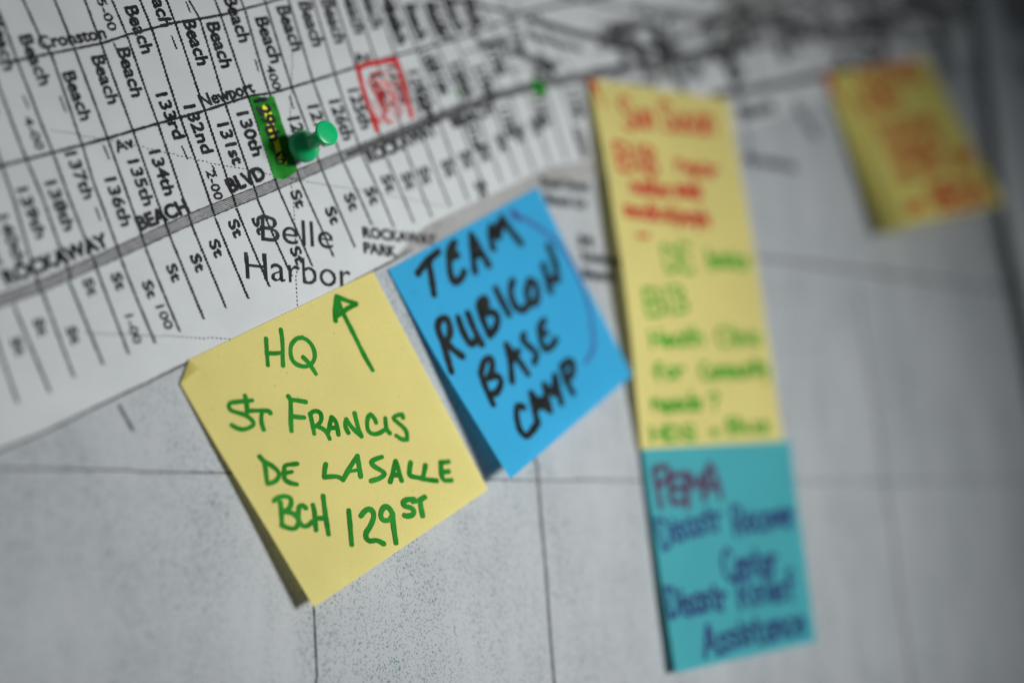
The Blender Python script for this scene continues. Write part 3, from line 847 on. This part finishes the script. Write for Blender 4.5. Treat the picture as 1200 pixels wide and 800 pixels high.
h.zoom(290, 520, 10, [[(142, 147), (190, 200), (260, 238), (330, 292), (373, 350), (350, 410), (300, 450), (240, 465)], [(195, 205), (210, 280), (220, 370), (232, 455)],
    [(580, 232), (500, 240), (442, 252), (430, 300), (430, 370), (442, 420), (500, 455), (578, 473)], [(440, 340), (518, 326)], [(917, 237), (905, 300), (900, 385)], [(902, 390), (970, 382), (1050, 382), (1110, 408)]], W6)
h.px([(402, 562), (411, 546), (419, 534)], W6); h.px([(419, 534), (421, 547), (422.6, 558)], W6); h.px([(406, 553), (421, 550)], 4)
h.zoom(420, 520, 10, [[(275, 152), (200, 177), (150, 215), (190, 265), (270, 312), (308, 350), (250, 400), (150, 432)], [(372, 443), (400, 350), (435, 202)], [(437, 202), (470, 300), (490, 380), (507, 428)], [(400, 360), (480, 365)],
    [(612, 218), (600, 290), (605, 368), (680, 390), (740, 400)], [(785, 252), (772, 320), (755, 400)], [(742, 405), (830, 420), (918, 430)],
    [(1055, 208), (965, 217)], [(965, 217), (967, 290), (972, 360), (1005, 423), (1088, 425)], [(980, 330), (1055, 322)]], W6)
h.zoom(310, 570, 10, [[(185, 182), (195, 270), (200, 360), (206, 458)], [(112, 165), (160, 127), (240, 112), (300, 132), (313, 190), (290, 250), (230, 290)], [(230, 297), (300, 302), (360, 332), (397, 390), (383, 460), (340, 493), (260, 478), (205, 450)],
    [(483, 248), (440, 217), (405, 240), (397, 330), (410, 410), (450, 460), (510, 455), (556, 412)], [(567, 213), (585, 300), (592, 400), (604, 508)], [(686, 108), (697, 200), (717, 350), (750, 558)], [(625, 370), (700, 370)], [(986, 278), (1002, 450), (1021, 678)]], W6)
h.zoom(400, 570, 10, [[(230, 342), (270, 290), (320, 262), (368, 290), (378, 360), (340, 460), (290, 540), (292, 600), (332, 635), (420, 630), (495, 668)],
    [(598, 312), (560, 252), (512, 233), (472, 280), (462, 340), (490, 390), (560, 390), (600, 342)], [(600, 320), (607, 430), (622, 540), (640, 658)],
    [(848, 148), (770, 152), (723, 185), (740, 225), (820, 250), (852, 290), (830, 330), (770, 343), (740, 335)], [(840, 172), (900, 165), (975, 122)], [(925, 160), (932, 240), (952, 340)]], 5.8)
h.build('handwriting', GREEN_INK, root)
h = Ink(N)
h.zoom(290, 330, 6.667, [[(978, 690), (920, 590), (860, 470), (800, 350), (740, 230), (702, 135)], [(697, 115), (688, 170), (682, 230), (688, 305)], [(700, 117), (760, 142), (850, 172)],
    [(848, 178), (790, 205), (740, 240), (692, 270)], [(702, 140), (705, 180), (690, 240)]], 5.6)
h.build('arrow', GREEN_INK, root)

# the blue note
N = Note([(455, 316), (630, 219), (741, 440), (598, 561)], (0.0, 0.0, 0.0025, 0.0085), 1.6)
root = note_root(N, 'blue sticky note with thick black marker lettering and a thin purple curve')
sheet(N, BLUE, root)
h = Ink(N)
BK = 8.4
h.zoom(480, 240, 6.667, [[(65, 535), (130, 450), (225, 365)], [(150, 450), (170, 560), (190, 698)], [(355, 290), (315, 345), (310, 450), (322, 550), (355, 605), (405, 570), (425, 525)], [(320, 420), (372, 392)], [(345, 300), (345, 390)],
    [(510, 522), (500, 430), (482, 238)], [(482, 238), (550, 350), (615, 468)], [(500, 400), (555, 385)], [(652, 338), (632, 250), (637, 175)], [(640, 180), (690, 250), (720, 115)], [(690, 150), (690, 250)], [(722, 105), (780, 190), (868, 298)],
    [(1085, 325), (1130, 440), (1157, 580)], [(1045, 475), (1072, 570), (1100, 670)], [(1075, 580), (1155, 585)]], BK)
h.zoom(500, 300, 6.667, [[(88, 570), (140, 720), (193, 900)], [(85, 560), (100, 505), (148, 485), (178, 540), (178, 620), (145, 675)], [(165, 690), (220, 740), (278, 782)],
    [(245, 480), (280, 580), (340, 685), (385, 660)], [(322, 450), (370, 570), (428, 685)], [(405, 400), (440, 500), (488, 615)], [(405, 395), (420, 352), (458, 335), (468, 390), (440, 430)], [(430, 350), (440, 410)],
    [(450, 445), (525, 442), (555, 500), (530, 575), (490, 615)], [(538, 255), (590, 360), (642, 455)], [(672, 195), (655, 270), (682, 375), (740, 425), (790, 390)],
    [(802, 195), (782, 280), (800, 355), (848, 365), (866, 290), (848, 215), (805, 195)]], BK)
h.zoom(540, 360, 5, [[(117, 390), (150, 480), (188, 565)], [(117, 385), (140, 312), (178, 303), (183, 360), (160, 415)], [(170, 410), (215, 402), (236, 440), (210, 498), (165, 508)], [(267, 220), (290, 320), (300, 435)], [(267, 220), (330, 300), (393, 390)], [(290, 320), (338, 255)],
    [(372, 157), (362, 190), (400, 230), (443, 270), (430, 322)], [(488, 78), (462, 120), (470, 190), (490, 242), (530, 230), (557, 188)], [(470, 150), (500, 150)],
    [(368, 585), (332, 582), (327, 640), (347, 718), (385, 752), (428, 710), (452, 662)], [(450, 680), (430, 590), (412, 505)], [(412, 505), (470, 570), (518, 602)], [(430, 600), (478, 562)],
    [(522, 605), (505, 530), (490, 455)], [(490, 455), (542, 505)], [(542, 505), (552, 402)], [(552, 402), (570, 480), (588, 560)], [(655, 500), (615, 425), (590, 350)], [(590, 350), (636, 312), (657, 335), (644, 400), (612, 425)], [(420, 560), (492, 535)]], 7.6)
h.build('handwriting', BLACK_INK, root)
h = Ink(N)
h.px([(606, 253), (622, 261), (640, 273), (655, 287), (668, 305), (680, 330), (690, 358), (694, 385), (696, 402), (692, 416), (686, 424)], 3.8)
h.px([(601, 249), (604, 252), (606, 255)], 7.5)
h.build('purple_curve', PURPLE_INK, root)

# the tall yellow strip
def bow_tall(u, v): return 0.0036 * (1 - u) ** 2.0 * math.sin(math.pi * min(1, v * 0.96 + 0.03)) ** 0.8 + 0.0008 * math.sin(math.pi * v)
N = Note([(690, 92), (853, 117), (918, 519), (751, 527)], (0.0002, 0.0002, 0.0004, 0.0006), 1.0, bow_tall, base=0.0008)
root = note_root(N, 'tall yellow sticky note with red writing above green writing, over the teal note')
sheet(N, YELLOW, root, nu=40, nv=70)
h = Ink(N)
letter(h, 'Sun Susan', (731, 149), (838, 157), 32, 4.4)
letter(h, 'B18', (726, 198), (770, 203), 29, 5.1); letter(h, 'near', (794, 200), (842, 209), 19, 4.4)
letter(h, 'number', (741, 226), (788, 232), 20, 3.7); letter(h, 'needs', (793, 229), (822, 233), 21, 4.0)
letter(h, 'medical', (733, 254), (790, 261), 21, 3.7); letter(h, 'people', (795, 260), (832, 266), 20, 3.6)
h.px([(747, 276), (753, 277), (759, 276)], 4.0)
h.build('handwriting', RED_INK, root)
h = Ink(N)
h.px([(691, 95), (695, 101), (700, 110)], 5.0); h.px([(693, 97), (699, 101)], 5); h.px([(700, 110), (709, 126)], 2.4)
h.build('arrow', RED_INK, root)
h = Ink(N)
letter(h, 'DE', (781, 316), (814, 317), 27, 4.6); letter(h, 'basics', (832, 313), (877, 314), 21, 4.8)
letter(h, 'B13', (759, 369), (806, 366), 30, 5.1)
letter(h, 'Heath', (765, 408), (824, 402), 19, 4.7); letter(h, 'Clinic', (842, 404), (892, 404), 20, 4.3)
letter(h, 'for', (767, 447), (803, 443), 21, 4.6); letter(h, 'Community', (823, 445), (900, 438), 19, 4.4)
letter(h, 'needs', (766, 482), (822, 480), 20, 4.6); letter(h, '?', (832, 480), (842, 480), 20, 4.1)
letter(h, 'HDS', (764, 517), (814, 514), 16, 4.4); letter(h, '+', (832, 512), (842, 511), 16, 4.1); letter(h, 'Bus', (854, 509), (900, 505), 17, 4.4)
h.build('handwriting', LEAF_INK, root)

# the teal note
N = Note([(753, 526), (926, 516), (957, 751), (792, 788)], (0.0, 0.0, 0.0012, 0.0018), 1.4, base=0.0019)
root = note_root(N, 'teal sticky note lettered in navy and maroon pen, right below the tall yellow one')
sheet(N, TEAL, root)
h = Ink(N)
h.zoom(745, 510, 5.4545, [[(115, 215), (135, 330), (160, 460)], [(115, 215), (190, 200), (210, 260), (150, 320)], [(300, 250), (230, 270), (230, 420), (310, 420)], [(235, 340), (320, 335)], [(330, 460), (330, 250), (390, 330)], [(390, 330), (440, 250), (440, 400)],
    [(430, 390), (475, 190), (545, 400)], [(440, 330), (530, 320)], [(320, 240), (335, 350)]], 6.4)
h.build('handwriting', MAROON_INK, root)
h = Ink(N)
letter(h, 'Disastr', (776, 642), (848, 620), 34, 5.0); letter(h, 'Recover', (862, 627), (932, 615), 34, 5.2)
letter(h, 'Center', (850, 680), (912, 670), 36, 5.2)
letter(h, 'Disastr', (785, 722), (852, 712), 34, 5.2); letter(h, 'Relief', (868, 711), (932, 700), 34, 5.2)
letter(h, 'Assistance', (826, 766), (944, 742), 34, 5.5)
h.build('handwriting', NAVY_INK, root)

# the far yellow note
def bow_far(u, v): return (0.0125 - 0.006 * u) * v ** 1.2 * (1 - math.exp(-u / 0.07))
N = Note([(966, 88), (1086, 67), (1177, 238), (1036, 275)], (0.0, 0.0, 0.0030, 0.0050), 1.5, bow_far)
root = note_root(N, 'small yellow sticky note with only red writing beside the crease on the right')
sheet(N, YELLOW2, root)
h = Ink(N)
letter(h, 'CLOTHES', (1012, 106), (1082, 94), 20, 3.7)
letter(h, 'HUB', (1014, 137), (1056, 124), 19, 3.5)
letter(h, 'Donation', (1036, 167), (1098, 150), 20, 2.9); letter(h, 'center is', (1046, 190), (1108, 172), 19, 3.0)
letter(h, 'at B87 and', (1056, 214), (1142, 188), 18, 2.9)
letter(h, 'on', (1066, 250), (1084, 246), 15, 3.7); letter(h, 'BEDS', (1104, 249), (1160, 233), 21, 4.8)
h.build('handwriting', RED_INK, root)
h = Ink(N)
h.px([(967, 90), (971, 97), (974, 106)], 6); h.px([(969, 92), (977, 95)], 5); h.px([(974, 104), (990, 122)], 3.2)
h.build('arrow', RED_INK, root)

# ------------------------------------------------------------------ push pin
def at_h(p, h_):
    q = WALL.to_param(p); q = W(p, relief(*q) + h_); return np.array([q[0], -relief(*q) - h_, q[1]])
pb, pc = at_h((355.5, 172), 0.0050), at_h((383.0, 156.0), 0.0180)
ax = pc - pb; LEN = np.linalg.norm(ax); ax /= LEN
tip = pb - ax * (abs(pb[1]) / abs(ax[1]) * 0.0 + (0.0050 / abs(ax[1])))
pin = thing('push_pin', 'green plastic push pin stuck in the map beside the green highlighted number', 'push pin', tip)
def lathe(name, prof, mat, org, axis, seg=48):
    z = Vector(axis); x = z.orthogonal().normalized(); y = z.cross(x)
    V = []; F = []
    for r, t in prof:
        for k in range(seg):
            a = 2 * math.pi * k / seg
            V.append(Vector(org) + z * t + x * (r * math.cos(a)) + y * (r * math.sin(a)))
    for i in range(len(prof) - 1):
        for k in range(seg):
            a, b = i * seg + k, i * seg + (k + 1) % seg
            F.append((a, b, b + seg, a + seg))
    F.append(tuple(range(seg - 1, -1, -1))); F.append(tuple(range((len(prof) - 1) * seg, len(prof) * seg)))
    return link(name, V, F, mat, pin, True)
e = 0.001
prof = [(.4, -1.5), (3.8, -1.5), (4.7, -1.25), (5.05, -.7), (5.2, 0), (5.25, .7), (5.05, 1.6), (4.6, 2.5), (3.9, 3.3), (3.1, 4.1), (2.5, 4.9), (2.25, 6.2)]
top = LEN / e
prof += [(2.25, top - 4.2), (2.5, top - 2.6), (3.2, top - 1.5), (3.75, top - .9), (3.98, top - .45), (4.0, top - .1), (3.9, top + .18), (3.5, top + .30), (1.5, top + .36), (.3, top + .36)]
lathe('handle', [(a * e, b * e) for a, b in prof], PIN_GREEN, pb, ax)
nd = np.linalg.norm(pb - tip)
lathe('needle', [(.0001, -nd - .004), (.00055, -nd - .001), (.00058, -.0014)], STEEL, pb, ax, 16)
